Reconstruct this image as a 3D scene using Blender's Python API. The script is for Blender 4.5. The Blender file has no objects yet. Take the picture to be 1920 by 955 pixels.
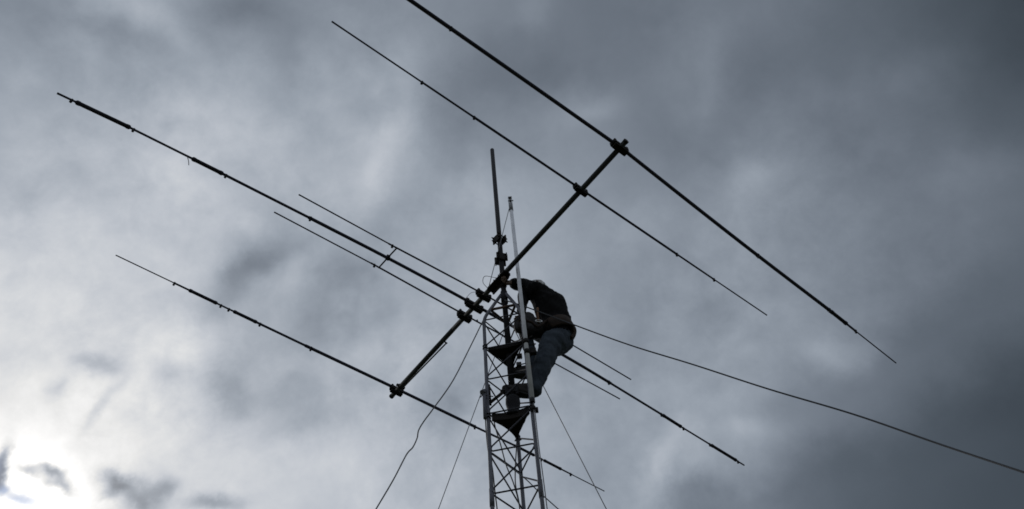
import bpy, bmesh, math, random
from mathutils import Vector, Matrix, noise

random.seed(7)
scene = bpy.context.scene
col = scene.collection
EYE = 1.6                                    # camera height above the ground
V = Vector

# ------------------------------------------------------------------ helpers
def tag(o, label=None, cat=None, group=None, kind=None):
    if label: o['label'] = label
    if cat: o['category'] = cat
    if group: o['group'] = group
    if kind: o['kind'] = kind
    return o

def empty(name, loc):
    o = bpy.data.objects.new(name, None)
    col.objects.link(o); o.location = loc; o.empty_display_size = 0.1
    return o

def frame(d):
    d = V(d).normalized()
    a = V((0, 0, 1)) if abs(d.z) < 0.9 else V((1, 0, 0))
    x = d.cross(a).normalized(); y = d.cross(x).normalized()
    return x, y, d

class MB:
    """collects shapes in world metres, then links them as ONE mesh object"""
    def __init__(self):
        self.v = []; self.f = []; self.smooth = []
    def ring(self, c, x, y, r, n, ry=None):
        i = len(self.v)
        ry = r if ry is None else ry
        for k in range(n):
            a = 2*math.pi*k/n
            self.v.append(V(c) + x*(r*math.cos(a)) + y*(ry*math.sin(a)))
        return list(range(i, i+n))
    def skin(self, rings, caps=(True, True)):
        for a, b in zip(rings, rings[1:]):
            n = len(a)
            for k in range(n):
                self.f.append((a[k], a[(k+1) % n], b[(k+1) % n], b[k])); self.smooth.append(True)
        if caps[0]: self.f.append(tuple(reversed(rings[0]))); self.smooth.append(False)
        if caps[1]: self.f.append(tuple(rings[-1])); self.smooth.append(False)
    def tube(self, pts, r, n=12, r2=None, caps=(True, True)):
        pts = [V(p) for p in pts]
        m = len(pts); rings = []
        px = None
        for i, p in enumerate(pts):
            if i == 0: d = pts[1]-pts[0]
            elif i == m-1: d = pts[-1]-pts[-2]
            else: d = (pts[i+1]-p).normalized() + (p-pts[i-1]).normalized()
            d.normalize()
            if px is None: x, y, _ = frame(d)
            else:
                x = (px - d*px.dot(d)).normalized(); y = d.cross(x)
            px = x
            rr = r if r2 is None else r + (r2-r)*i/(m-1)
            if isinstance(r, (list, tuple)): rr = r[i]
            rings.append(self.ring(p, x, y, rr, n))
        self.skin(rings, caps)
        return self
    def lathe(self, p, axis, prof, n=20):
        x, y, d = frame(axis)
        self.skin([self.ring(V(p)+d*h, x, y, max(r, 1e-4), n) for h, r in prof])
        return self
    def box(self, c, x, y, z, hx, hy, hz, bev=0.0):
        """box with half sizes hx,hy,hz on unit axes x,y,z and chamfered corners along z"""
        c = V(c); b = min(bev, hx*.9, hy*.9)
        prof = [(hx, -hy+b), (hx, hy-b), (hx-b, hy), (-hx+b, hy), (-hx, hy-b), (-hx, -hy+b), (-hx+b, -hy), (hx-b, -hy)] if b > 0 else \
               [(hx, -hy), (hx, hy), (-hx, hy), (-hx, -hy)]
        rs = []
        for s in (-1, 1):
            i = len(self.v)
            self.v += [c + x*u + y*w + z*(s*hz) for u, w in prof]
            rs.append(list(range(i, i+len(prof))))
        n0 = len(self.f); self.skin(rs)
        for k in range(n0, len(self.f)): self.smooth[k] = False
        return self
    def torus(self, c, axis, R, r, n=28, m=8, a0=0.0, a1=2*math.pi, sx=1.0, sy=1.0):
        x, y, d = frame(axis)
        full = abs(a1-a0-2*math.pi) < 1e-6
        k = n if full else n+1
        pts = [V(c)+x*(R*sx*math.cos(a0+(a1-a0)*i/n))+y*(R*sy*math.sin(a0+(a1-a0)*i/n)) for i in range(k)]
        if full: pts.append(pts[0])
        return self.tube(pts, r, m, caps=(not full, not full))
    def build(self, name, mat, parent=None):
        me = bpy.data.meshes.new(name)
        base = V((0, 0, 0))
        vs = self.v
        if parent is None:                              # origin at the foot of the thing
            zmin = min(p.z for p in vs)
            lo = [p for p in vs if p.z < zmin+0.05]
            base = V((sum(p.x for p in lo)/len(lo), sum(p.y for p in lo)/len(lo), zmin))
        else:
            q = parent
            while q: base = base + q.location; q = q.parent
        me.from_pydata([p-base for p in vs], [], self.f)
        me.polygons.foreach_set('use_smooth', self.smooth)
        bm = bmesh.new(); bm.from_mesh(me)
        bmesh.ops.recalc_face_normals(bm, faces=bm.faces); bm.to_mesh(me); bm.free()
        me.materials.append(mat); me.update()
        o = bpy.data.objects.new(name, me); col.objects.link(o)
        if parent is None: o.location = base
        else: o.parent = parent
        return o

def spline(pts, n=8):
    """Catmull-Rom through the points"""
    P_ = [V(p) for p in pts]; P_ = [P_[0]*2-P_[1]] + P_ + [P_[-1]*2-P_[-2]]
    out = []
    for i in range(1, len(P_)-2):
        a, b, c, d = P_[i-1:i+3]
        for k in range(n):
            t = k/n
            out.append(0.5*((2*b)+(c-a)*t+(2*a-5*b+4*c-d)*t*t+(3*b-a-3*c+d)*t**3))
    return out+[P_[-2]]

def fillet(pts, r, n=5):
    """rounds the corners of a polyline"""
    pts = [V(p) for p in pts]; out = [pts[0]]
    for a, b, c in zip(pts, pts[1:], pts[2:]):
        u = (a-b); w = (c-b); k = min(r, u.length*.45, w.length*.45)
        p0 = b+u.normalized()*k; p2 = b+w.normalized()*k
        for i in range(n+1):
            t = i/n; out.append(p0*(1-t)**2+b*2*t*(1-t)+p2*t*t)
    return out+[pts[-1]]

def to_ground(p, q):
    """carries the straight line p->q on down to the ground"""
    p, q = V(p), V(q); d = q-p
    return q+d*((0.0-q.z)/d.z)

# ------------------------------------------------------------------ materials
def mat(name, c0, c1, rough=0.6, metal=0.0, scale=12.0, bump=0.0, bscale=60.0, rvar=0.15, spec=0.5):
    m = bpy.data.materials.new(name); m.use_nodes = True
    nt = m.node_tree; b = nt.nodes['Principled BSDF']
    tc = nt.nodes.new('ShaderNodeTexCoord')
    nz = nt.nodes.new('ShaderNodeTexNoise'); nz.inputs['Scale'].default_value = scale; nz.inputs['Detail'].default_value = 5
    nt.links.new(tc.outputs['Object'], nz.inputs['Vector'])
    rp = nt.nodes.new('ShaderNodeValToRGB')
    rp.color_ramp.elements[0].position = .32; rp.color_ramp.elements[1].position = .68
    rp.color_ramp.elements[0].color = (*c0, 1); rp.color_ramp.elements[1].color = (*c1, 1)
    nt.links.new(nz.outputs['Fac'], rp.inputs['Fac']); nt.links.new(rp.outputs['Color'], b.inputs['Base Color'])
    mr = nt.nodes.new('ShaderNodeMapRange')
    mr.inputs['To Min'].default_value = max(.05, rough-rvar); mr.inputs['To Max'].default_value = min(1, rough+rvar)
    nt.links.new(nz.outputs['Fac'], mr.inputs['Value']); nt.links.new(mr.outputs['Result'], b.inputs['Roughness'])
    b.inputs['Metallic'].default_value = metal
    b.inputs['Specular IOR Level'].default_value = spec
    if bump:
        n2 = nt.nodes.new('ShaderNodeTexNoise'); n2.inputs['Scale'].default_value = bscale; n2.inputs['Detail'].default_value = 4
        nt.links.new(tc.outputs['Object'], n2.inputs['Vector'])
        bp = nt.nodes.new('ShaderNodeBump'); bp.inputs['Strength'].default_value = bump; bp.inputs['Distance'].default_value = .01
        nt.links.new(n2.outputs['Fac'], bp.inputs['Height']); nt.links.new(bp.outputs['Normal'], b.inputs['Normal'])
    return m

M = dict(
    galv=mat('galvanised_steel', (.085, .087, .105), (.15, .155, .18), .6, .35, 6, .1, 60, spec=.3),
    rod=mat('dull_steel_rod', (.035, .035, .045), (.065, .065, .08), .75, .2, 6, spec=.25),
    plate=mat('dark_oxidised_plate', (.008, .0075, .008), (.022, .018, .016), .8, .2, 9, .3, 40, spec=.2),
    rust=mat('rusty_steel', (.05, .035, .03), (.12, .07, .05), .8, .3, 14, .3, 60),
    mast=mat('dark_mast_steel', (.012, .012, .015), (.026, .026, .031), .75, .15, 5, .1, 40, spec=.2),
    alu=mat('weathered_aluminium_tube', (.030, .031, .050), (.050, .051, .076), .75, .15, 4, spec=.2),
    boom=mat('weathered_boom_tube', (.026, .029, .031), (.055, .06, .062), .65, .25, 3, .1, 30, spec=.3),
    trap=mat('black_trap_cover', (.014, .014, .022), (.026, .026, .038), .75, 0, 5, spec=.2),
    black=mat('black_plastic', (.008, .008, .009), (.02, .02, .022), .65, 0, 10, spec=.3),
    gin=mat('bare_aluminium_tube', (.50, .51, .54), (.68, .69, .72), .55, .2, 7, .12, 40),
    ginhead=mat('grey_cast_head', (.16, .165, .18), (.26, .265, .28), .6, .5, 14, .2, 50),
    rope=mat('grey_rope', (.10, .10, .11), (.2, .2, .21), .9, 0, 80),
    cable=mat('black_cable', (.010, .011, .014), (.028, .03, .036), .6, 0, 30),
    wire=mat('guy_wire_steel', (.10, .105, .12), (.2, .205, .22), .5, .6, 40),
    jacket=mat('black_jacket_cloth', (.004, .004, .0045), (.009, .009, .010), .95, 0, 16, .5, 120, spec=.12),
    jeans=mat('blue_denim', (.026, .034, .046), (.058, .073, .092), .95, 0, 7, .5, 160, spec=.15),
    leather=mat('brown_harness_leather', (.018, .0125, .010), (.040, .027, .021), .8, 0, 20, .3, 90, spec=.2),
    strap=mat('orange_webbing', (.09, .042, .018), (.15, .07, .03), .85, 0, 50),
    boot=mat('dark_boot_leather', (.010, .009, .009), (.026, .022, .02), .65, 0, 16, .3, 70, spec=.3),
    skin=mat('tanned_skin', (.085, .055, .041), (.12, .078, .058), .65, 0, 9, .1, 120, spec=.3),
    hair=mat('grey_hair', (.36, .36, .36), (.56, .56, .56), .85, 0, 60, .6, 160),
    eye=mat('eye_dark', (.02, .018, .016), (.03, .026, .022), .3, 0, 10),
    steel=mat('bright_steel', (.5, .5, .5), (.66, .66, .66), .35, .8, 20),
    porcel=mat('pale_insulator', (.3, .32, .34), (.42, .44, .46), .4, 0, 8),
)

# ------------------------------------------------------------------ frame of reference
H = 7.37+EYE                                        # height of the antenna above the ground
MAST = V((-0.139, 5.492, 0))
EL = V((0.7362, 0.6768, 0))                          # direction of the elements
BO = V((-0.6768, 0.7362, 0))                         # direction of the boom
UP = V((0, 0, 1))
LEG = {'L': V((-0.379, 5.395, 0)), 'R': V((0.0375, 5.344, 0)), 'K': V((-0.1262, 5.731, 0))}
CEN = (LEG['L']+LEG['R']+LEG['K'])/3

# ------------------------------------------------------------------ lattice tower
tower = tag(empty('lattice_tower', CEN), 'galvanised triangular lattice mast tower with two dark plates and tapered top', 'tower')
LEV = [6.57-.461*k+EYE for k in range(18)]
SPL = LEV[5]-.04                                     # height of the section joint
APEX = 7.10+EYE
def inward(n, k): return LEG[n].lerp(MAST, k)
for n in 'LRK':
    top = fillet([LEG[n]+UP*(SPL), LEG[n]+UP*(6.60+EYE), inward(n, .86)+UP*APEX], .10, 6)
    o = MB().tube([LEG[n]+UP*.0, LEG[n]+UP*SPL]+top[1:], .0185, 14).build('leg', M['galv'], tower)
    s = MB().tube([LEG[n]+UP*(SPL-.09), LEG[n]+UP*(SPL+.09)], .022, 14)
    for dz in (-.05, .05):
        d = (LEG[n]-CEN).normalized().cross(UP)
        s.tube([LEG[n]+UP*(SPL+dz)-d*.03, LEG[n]+UP*(SPL+dz)+d*.03], .006, 8)
    s.build('splice_sleeve', M['galv'], o)
def face_rod(a, b, levels, first_diag=True):
    """one bent rod welded down a face: across at each level, then a diagonal to the next"""
    A, B = LEG[a], LEG[b]
    u = (B-A).normalized()
    A = A+u*.014; B = B-u*.014
    pts = []
    for z in levels:
        pts += [A+UP*(z+.05), A+UP*z, B+UP*z, B+UP*(z-.05)]
    return fillet(pts[1:-1], .03, 4)
upper = [z for z in LEV if z > SPL]; lower = [z for z in LEV if z < SPL and z > .25]
for a, b in (('L', 'R'), ('K', 'L'), ('R', 'K')):
    MB().tube(face_rod(a, b, upper), .0076, 8).build('zigzag_brace', M['rod'], tower)
    MB().tube(face_rod(a, b, lower), .0076, 8).build('zigzag_brace', M['rod'], tower)
# top sleeve and the bar under the apex
MB().lathe(MAST+UP*(APEX-.14), UP, [(0, .036), (.0, .040), (.20, .040), (.2, .036)], 18).build('top_sleeve', M['mast'], tower)
tb = MB()
for a, b in (('L', 'R'), ('K', 'L'), ('R', 'K')):
    tb.tube([inward(a, .32)+UP*(6.78+EYE), inward(b, .32)+UP*(6.78+EYE)], .015, 8)
tb.build('top_ring', M['rust'], tower)

def tri_plate(z, lip, pull, name, inset=.0):
    m = MB(); pts = []
    cs = [LEG[k] for k in ('L', 'R', 'K')]
    for i in range(3):
        a, b = cs[i], cs[(i+1) % 3]
        a = a+(a-CEN).normalized()*.008; b = b+(b-CEN).normalized()*.008
        mid = (a+b)/2; mid = mid+(CEN-mid).normalized()*pull
        for k in range(1, 10):
            t = k/10
            pts.append(a*(1-t)**2+mid*2*t*(1-t)+b*t*t)
    n = len(pts)
    def lay(zz, s): 
        i = len(m.v); m.v.extend([CEN+(p-CEN)*s+UP*zz for p in pts]); return list(range(i, i+n))
    r = [lay(z, .93), lay(z, 1.0), lay(z+lip, 1.0), lay(z+lip, .98), lay(z+.006, .98), ]
    # underside sheet with a turned-up lip
    m.skin(r, (True, True))
    for k in range(len(m.smooth)): m.smooth[k] = False
    o = m.build(name, M['plate'], tower)
    for nme in 'LRK':
        b = MB(); c = LEG[nme]+UP*(z+.02); d = (LEG[nme]-CEN).normalized()
        b.torus(c, UP, .022, .006, 16, 8)
        b.torus(c+UP*.04, UP, .022, .006, 16, 8)
        b.tube([c+d.cross(UP)*.035+d*.005, c-d.cross(UP)*.035+d*.005], .006, 8)
        b.build('leg_clamp', M['plate'], o)
    return o
PLO = 5.11+EYE; PUP = 6.085+EYE
lp = tri_plate(PLO, .085, .085, 'rotator_shelf')
up_ = tri_plate(PUP, .045, .055, 'bearing_shelf')
br = MB().lathe(MAST+UP*(PUP+.006), UP, [(0, .075), (.02, .075), (.025, .055), (.075, .05), (.08, .04)], 22)
br.build('mast_bearing', M['mast'], up_)
# small bracket hanging by the right leg under the upper shelf
bk = MB(); c = V((-0.0309, 5.4200, 7.5674))
bk.box(c, V((1, 0, 0)), V((0, 1, 0)), UP, .028, .02, .02, .006)
for s in (-1, 0, 1): bk.tube([c+V((s*.018, 0, -.01)), c+V((s*.018, -.005, -.05))], .006, 6)
bk.build('cable_hook', M['plate'], tower)
jb = MB(); c = V((-0.0449, 5.4400, 7.4628))
jb.box(c, V((1, 0, 0)), V((0, 1, 0)), UP, .026, .018, .022, .005)
jb.tube([c+V((.02, 0, 0)), V((0.0373, 5.3700, 7.3986))], .006, 8)
jb.build('junction_box', M['black'], tower)
# pipe clamp and strut on the left leg
pc = MB()
pc.tube([V((-0.4059, 5.3520, 6.6895)), V((-0.4057, 5.3520, 7.0376))], .0165, 12)
pc.tube([V((-0.4222, 5.3300, 7.0107)), V((-0.3983, 5.3600, 7.0518))], .026, 12)
pc.tube([V((-0.4401, 5.3400, 6.9588)), V((-0.4141, 5.3500, 7.0079))], .006, 8)
pc.tube([V((-0.4135, 5.3400, 6.9907)), V((-0.3190, 5.3700, 6.9784))], .005, 8)
pc.build('leg_bracket', M['galv'], tower)
MB().tube([V((-0.3599, 5.4000, 6.9285)), V((-0.2282, 5.4700, 7.1232))], .016, 10).build('strut', M['plate'], tower)
MB().tube([V((-0.3572, 5.4100, 7.1849)), V((-0.3514, 5.4100, 6.9089))], .010, 8).build('side_bar', M['plate'], tower)

# ------------------------------------------------------------------ rotator and mast
rot = tag(empty('antenna_rotator', MAST+UP*(PLO+.055)), 'dark bell shaped antenna rotator standing on the lower triangular plate', 'rotator')
z0 = PLO+.057
MB().lathe(MAST+UP*z0, UP, [(0, .108), (.03, .110), (.035, .092), (.05, .062), (.14, .056), (.17, .066), (.21, .072), (.27, .070), (.30, .05)], 28).build('bell_housing', M['mast'], rot)
for s in (-1, 1):
    cl = MB()
    cl.box(MAST+UP*(z0+.37)+V((s*.05, 0, 0)), V((1, 0, 0)), V((0, 1, 0)), UP, .014, .045, .07, .006)
    for dz in (-.04, .04):
        cl.tube([MAST+UP*(z0+.37+dz)+V((s*.05, -.055, 0)), MAST+UP*(z0+.37+dz)+V((s*.05, .055, 0))], .006, 8)
    cl.build('mast_grip', M['mast'], rot)
for k in range(4):
    a = k*math.pi/2+.5
    p = MAST+V((math.cos(a)*.085, math.sin(a)*.085, z0+.034))
    MB().lathe(p, UP, [(0, .011), (.014, .011)], 6).build('bolt', M['mast'], rot)

mast = tag(empty('antenna_mast', MAST+UP*(z0+.30)), 'tall dark steel pipe rising above the tower with two unused clamps', 'mast pipe')
MT = 10.77+EYE
r0, r1 = .0305, .025
MB().lathe(MAST+UP*(z0+.305), UP, [(0, r0), (MT-z0-.305, r0), (MT-z0-.305, r1), (MT-z0-.34-.25, r1)], 24).build('mast_tube', M['mast'], mast)
def clamp(z, ang, big):
    x = V((math.cos(ang), math.sin(ang), 0)); y = V((-x.y, x.x, 0)); c = MAST+UP*z
    m = MB()
    for s in (-1, 1):
        m.box(c+y*(s*.042), x, y, UP, .085*big, .011, .065, .012)
    o = m.build('mast_clamp', M['plate'], mast)
    for dz in (-.035, .035):
        for s in (-1, 1):
            b = MB()
            b.tube([c+UP*dz+x*(s*.055*big)-y*.085, c+UP*dz+x*(s*.055*big)+y*.085], .0075, 8)
            for e in (-1, 1): b.lathe(c+UP*dz+x*(s*.055*big)+y*(e*.058), y, [(-.006, .014), (.006, .014)], 6)
            b.build('clamp_bolt', M['plate'], o)
    return o
clamp(8.26+EYE, -.75, .95); clamp(7.83+EYE, .35, .85)

# ------------------------------------------------------------------ beam antenna
beam = tag(empty('beam_antenna', MAST+UP*H), 'dark horizontal radio beam antenna of crosswise trap rods on a thick boom', 'antenna')
A0 = MAST-EL*.066                                    # the boom passes just beside the mast
def on_boom(b, z=0.0): return A0+BO*b+UP*(H-.02+z)
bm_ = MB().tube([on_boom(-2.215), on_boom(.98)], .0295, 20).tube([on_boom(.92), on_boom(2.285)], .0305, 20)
boom = bm_.build('boom', M['boom'], beam)
MB().lathe(on_boom(-2.215), -BO, [(0, .0315), (.022, .0315), (.026, .022)], 18).build('end_cap', M['black'], boom)
MB().lathe(on_boom(2.285), BO, [(0, .0325), (.03, .0325), (.034, .022)], 18).build('end_cap', M['black'], boom)
rod = MB().tube([on_boom(1.13)+EL*.045-UP*.03, on_boom(2.05)+EL*.02-UP*.035], .0095, 10)
rod.tube([on_boom(1.13)-EL*.03-UP*.01, on_boom(1.13)+EL*.058-UP*.03], .010, 8)
rod.build('stiffener_rod', M['boom'], boom)
fl = MB().torus(on_boom(2.09), BO, .036, .008, 20, 8)
fl.box(on_boom(2.09), EL, UP, BO, .062, .014, .012, .004)
fl.build('flange_clamp', M['plate'], boom)
# boom to mast bracket: plate, saddles and bolts
bp = MB()
bp.box(A0+EL*.030+UP*(H-.02), BO, UP, EL, .16, .11, .004, .02)
bp.box(on_boom(0, -.036), BO, EL, UP, .17, .052, .010, .012)
brk = bp.build('boom_bracket', M['plate'], beam)
for b in (-.12, -.04, .05, .13):
    u = MB(); c = on_boom(b)
    u.torus(c, BO, .033, .0055, 18, 8)
    u.tube([c+EL*.033-UP*.055, c+EL*.033+UP*.04], .0055, 8).tube([c-EL*.033-UP*.055, c-EL*.033+UP*.03], .0055, 8)
    u.build('u_bolt', M['plate'], brk)
for z in (-.075, .07):
    u = MB(); c = MAST+UP*(H-.02+z)
    u.torus(c, UP, .036, .0055, 18, 8); u.tube([c-EL*.08+BO*.036, c+EL*.02+BO*.036], .0055, 8).tube([c-EL*.08-BO*.036, c+EL*.02-BO*.036], .0055, 8)
    u.build('u_bolt', M['plate'], brk)

def droop(tab, e):
    if e <= tab[0][0]: return tab[0][1]
    for (a, za), (b, zb) in zip(tab, tab[1:]):
        if e <= b:
            t = (e-a)/(b-a); return za+(zb-za)*t
    return tab[-1][1]
def element(b, tab, segs, traps=(), clamps=(), bracket=(.11, .034, .03), name='element', label=None, tail=None, thick=1.42):
    """segs: (e0, e1, radius); traps: (e0, e1, radius); clamps: positions of hose clamps"""
    def pt(e): 
        s = 0.0
        return MAST+EL*e+BO*b+UP*(H+droop(tab, e))
    TH = thick
    segs = [(e0, e1, r*TH) for e0, e1, r in segs]; traps = [(e0, e1, r*1.0) for e0, e1, r in traps]
    segs += [(e0-.02, e1+.02, r*.5) for e0, e1, r in traps]
    knots = sorted(set([k[0] for k in tab]))
    m = MB()
    for e0, e1, r in segs:
        ks = [e0]+[k for k in knots if e0+.02 < k < e1-.02]+[e1]
        p = spline([pt(k) for k in ks], 4) if len(ks) > 2 else [pt(e0), pt(e1)]
        m.tube(p, r, 12)
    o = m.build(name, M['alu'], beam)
    if label: o['label'] = label
    for e0, e1, r in traps:
        p, q = pt(e0), pt(e1); d = q-p; L = d.length
        MB().lathe(p, d, [(-.012, r*.55), (0, r*1.0), (.002, r*1.14), (.03, r*1.14), (.034, r), (L-.034, r), (L-.03, r*1.14), (L-.002, r*1.14), (L, r), (L+.012, r*.55)], 16).build('trap', M['trap'], o)
    for e in clamps:
        rr = .012
        for e0, e1, r in segs:
            if min(e0, e1)-.03 <= e <= max(e0, e1)+.03: rr = max(rr, r)
        c = pt(e); k = MB()
        k.lathe(c-EL*.007, EL, [(0, rr+.002), (.001, rr+.004), (.013, rr+.004), (.014, rr+.002)], 14)
        k.box(c-UP*(rr+.010)+BO*.004, EL, BO, UP, .012, .009, .011, .003)
        k.tube([c-UP*(rr+.012)-BO*.012, c-UP*(rr+.012)+BO*.02], .004, 6)
        k.build('hose_clamp', M['black'], o)
    hl, hw, hh = bracket
    k = MB(); c = A0+BO*b+UP*(H-.02)
    top = V((c.x, c.y, pt(-.06).z))
    if hl:
        k.box(c+UP*.024, EL, BO, UP, hl, hw, .022, .006)
        k.box(c-UP*.032, EL, BO, UP, hl*.92, hw*.92, .009, .006)
        for s_ in (-1, 1):
            k.box(c+EL*(s_*hl*.84)+UP*.026, EL, BO, UP, hl*.15, hw*1.12, .030, .005)
            for w in (-1, 1):
                k.tube([c+EL*(s_*.040)+BO*(w*hw*.6)-UP*.048, c+EL*(s_*.040)+BO*(w*hw*.6)+UP*.052], .006, 8)
                k.tube([c+EL*(s_*hl*.80)+BO*(w*hw*.6), c+EL*(s_*hl*.80)+BO*(w*hw*.6)+UP*.066], .006, 8)
        k.build('element_bracket', M['plate'], o)
    if tail:
        e = tail; c = pt(e)
        MB().tube(spline([c-UP*.012, c+EL*.03-UP*.04+BO*.02, c+EL*.05-UP*.085+BO*.03], 4), .004, 6).build('wire_tail', M['cable'], o)
    return o, pt

E1 = [(-4.4, -.24), (-2.71, -.107), (-1.25, -.035), (-.02, .015), (1.0, -.165), (2.0, -.295), (3.2, -.41), (3.65, -.49), (4.376, -.607)]
element(-2.128, [(-4.4, -.24), (-2.71, -.107), (-1.25, -.035), (-.03, .012), (.0, .010), (1.0, -.155), (2.0, -.295), (3.2, -.415), (3.65, -.49), (4.376, -.607)],
        [(-3.32, .03, .0148), (-3.62, -3.5, .0095), (-4.4, -3.5, .006), (-.03, 3.23, .0148), (3.5, 3.66, .0095), (3.64, 4.376, .0055)],
        [(-3.53, -3.24, .021), (3.235, 3.50, .022)], [-3.2, -2.253, 1.997, 3.2, 3.655], (.10, .038, .03))
element(-1.489, [(-3.174, .01), (-.033, .02), (3.022, .005)],
        [(-3.174, -2.13, .0062), (-2.16, -1.49, .0078), (-1.52, 1.44, .0098), (1.41, 2.07, .0078), (2.05, 3.022, .0058)],
        [], [-2.152, -1.509, 1.43, 2.062], (.088, .028, .03))
DRT = [(-4.88, -.316), (-4.2, -.228), (-3.3, -.15), (-2.27, -.075), (-1.2, -.01), (-.05, .02), (1.4, .005), (2.1, -.025), (3.1, -.09), (3.43, -.12), (4.67, -.2)]
drv, dpt = element(.489, DRT,
        [(-2.29, 2.13, .0135), (-3.28, -2.25, .0105), (-4.22, -3.58, .0082), (-4.881, -4.70, .0075), (2.10, 3.10, .0105), (3.42, 4.02, .0082), (4.50, 4.671, .0075)],
        [(-4.71, -4.22, .021), (-3.59, -3.274, .021), (3.09, 3.43, .021), (4.015, 4.507, .021)],
        [-4.75, -4.18, -3.235, -2.267, 2.116, 3.06, 3.47, 3.98, 4.54], (.125, .031, .03), tail=-3.64)
element(2.189, [(-3.752, -.018), (-1.3, .004), (-.05, .02), (1.2, .022), (1.95, .032), (2.7, .01), (3.554, -.012)],
        [(-1.33, 1.2, .0142), (-2.05, -1.3, .0105), (-2.56, -2.3, .0078), (-3.08, -2.8, .008), (-3.752, -3.05, .0048), (1.18, 1.95, .0105), (2.2, 2.42, .0078), (2.7, 2.93, .008), (2.9, 3.554, .0052)],
        [(-2.89, -2.556, .019), (-2.338, -2.047, .019), (1.94, 2.224, .019), (2.41, 2.722, .019)],
        [-3.07, -2.50, -2.40, -2.0, -1.314, 1.19, 1.88, 2.36, 2.9], (.092, .031, .03))
element(.296, [(-2.516, -.081), (-1.3, -.042), (-.06, .02), (1.3, .018), (2.341, -.012)],
        [(-2.516, -1.3, .0052), (-1.33, 1.3, .0068), (1.28, 2.341, .0055)], [], [-1.345], (.10, .030, .03), label='thinner trapless rod with a short clearance to the thick middle rod', thick=1.55)
element(.683, [(-2.612, -.016), (-1.3, .025), (-.07, .02), (1.3, .042), (2.508, .048)],
        [(-2.612, -1.3, .0052), (-1.33, 1.3, .0068), (1.28, 2.508, .0055)], [], [-1.345], (.095, .035, .03), label='thinner trapless rod next to the thick middle rod, on the boom end side', thick=1.55)
sp = MB()
sp.tube([MAST+EL*(-1.285)+BO*.292+UP*(H-.04), MAST+EL*(-1.285)+BO*.489+UP*(H-.004)], .0095, 10)
sp.tube([MAST+EL*(-1.285)+BO*.489+UP*(H-.004), MAST+EL*(-1.285)+BO*.688+UP*(H+.02)], .0095, 10)
sp.box(MAST+EL*(-1.285)+BO*.489+UP*(H-.004), EL, BO, UP, .022, .024, .024, .006)
sp.build('spacer_bar', M['trap'], drv)
# loose wire loops and terminals at the driven rods
lp1 = MB().tube(spline([dpt(-.19)+UP*.03, dpt(-.15)+UP*.10-BO*.07, dpt(-.06)+UP*.10-BO*.12, dpt(.02)+UP*.02-BO*.09], 7), .0028, 6)
lp1.build('feed_loop', M['cable'], drv)
lp2 = MB().tube(spline([on_boom(.19, .03)-EL*.02, on_boom(.17, .06)-EL*.10, on_boom(.09, .07)-EL*.13, on_boom(.02, .04)-EL*.03], 7), .0036, 6)
lp2.build('feed_loop', M['cable'], boom)
for b, e in ((.296, .135), (.683, .125), (.489, .165), (.489, -.175), (.296, -.13)):
    t = MB(); c = MAST+EL*e+BO*b+UP*(H+.03)
    t.lathe(c, UP, [(0, .013), (.014, .013), (.015, .007), (.03, .007)], 6)
    t.build('terminal_bolt', M['plate'], beam)

# ------------------------------------------------------------------ gin pole
GX, GY = .0495, 5.318
G0 = 5.20+EYE; G1 = 8.86+EYE
gin = tag(empty('gin_pole', V((GX, GY, G0))), 'pale bare aluminium gin pole tube clamped upright to the tower leg with pulley head', 'gin pole')
MB().lathe(V((GX, GY, G0+.03)), UP, [(0, .0225), (G1-G0-.2, .0225), (G1-G0-.2, .019)], 20).build('pole_tube', M['gin'], gin)
MB().lathe(V((GX, GY, G0)), UP, [(-.005, .022), (0, .026), (.045, .026), (.05, .022)], 18).build('end_cap', M['black'], gin)
hd = MB().lathe(V((GX, GY, G1-.21)), UP, [(0, .024), (0, .0275), (.16, .0275), (.18, .024)], 18)
for s in (-1, 1):
    hd.box(V((GX+s*.021, GY, G1+.045)), V((0, 1, 0)), V((1, 0, 0)), UP, .018, .0045, .085, .002)
hd.box(V((GX, GY, G1+.128)), V((1, 0, 0)), V((0, 1, 0)), UP, .026, .016, .006, .003)
hd.tube([V((GX-.03, GY, G1+.045)), V((GX+.042, GY, G1+.045))], .008, 8)
hd.tube([V((GX-.034, GY, G1-.17)), V((GX-.02, GY, G1-.17))], .008, 8)
h = hd.build('pulley_head', M['ginhead'], gin)
MB().lathe(V((GX-.012, GY, G1+.045)), V((1, 0, 0)), [(0, .034), (.006, .034), (.012, .026), (.018, .034), (.024, .034)], 20).build('sheave', M['mast'], h)
ck = MB()
c1 = V((GX, GY, 0))
ZC = 5.985+EYE
for dz in (-.085, .075):
    ck.lathe(c1+UP*(ZC+dz-.03), UP, [(0, .024), (0, .031), (.06, .031), (.06, .024)], 16)
ck.box(c1+UP*ZC+V((.004, .012, 0)), V((1, 0, 0)), V((0, 1, 0)), UP, .028, .018, .13, .006)
ck.box(c1+UP*(ZC-.06)+V((.055, .02, 0)), V((1, 0, 0)), V((0, 1, 0)), UP, .04, .022, .035, .006)
ck.tube([c1+UP*(ZC+.12)+V((.02, 0, 0)), c1+UP*(ZC+.15)+V((.075, .0, .01))], .007, 8)
ck.tube([c1+UP*(ZC+.02)+V((.02, 0, 0)), c1+UP*(ZC+.03)+V((.10, .0, .0))], .007, 8)
ck.build('leg_clamp', M['plate'], gin)
ck = MB().lathe(c1+UP*(G0-.11), UP, [(0, .02), (0, .024), (.05, .024), (.05, .02)], 14)
ck.box(c1+UP*(G0-.085)+V((.032, .02, 0)), V((1, 0, 0)), V((0, 1, 0)), UP, .014, .02, .02, .004)
ck.build('leg_clamp', M['plate'], gin)

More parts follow.
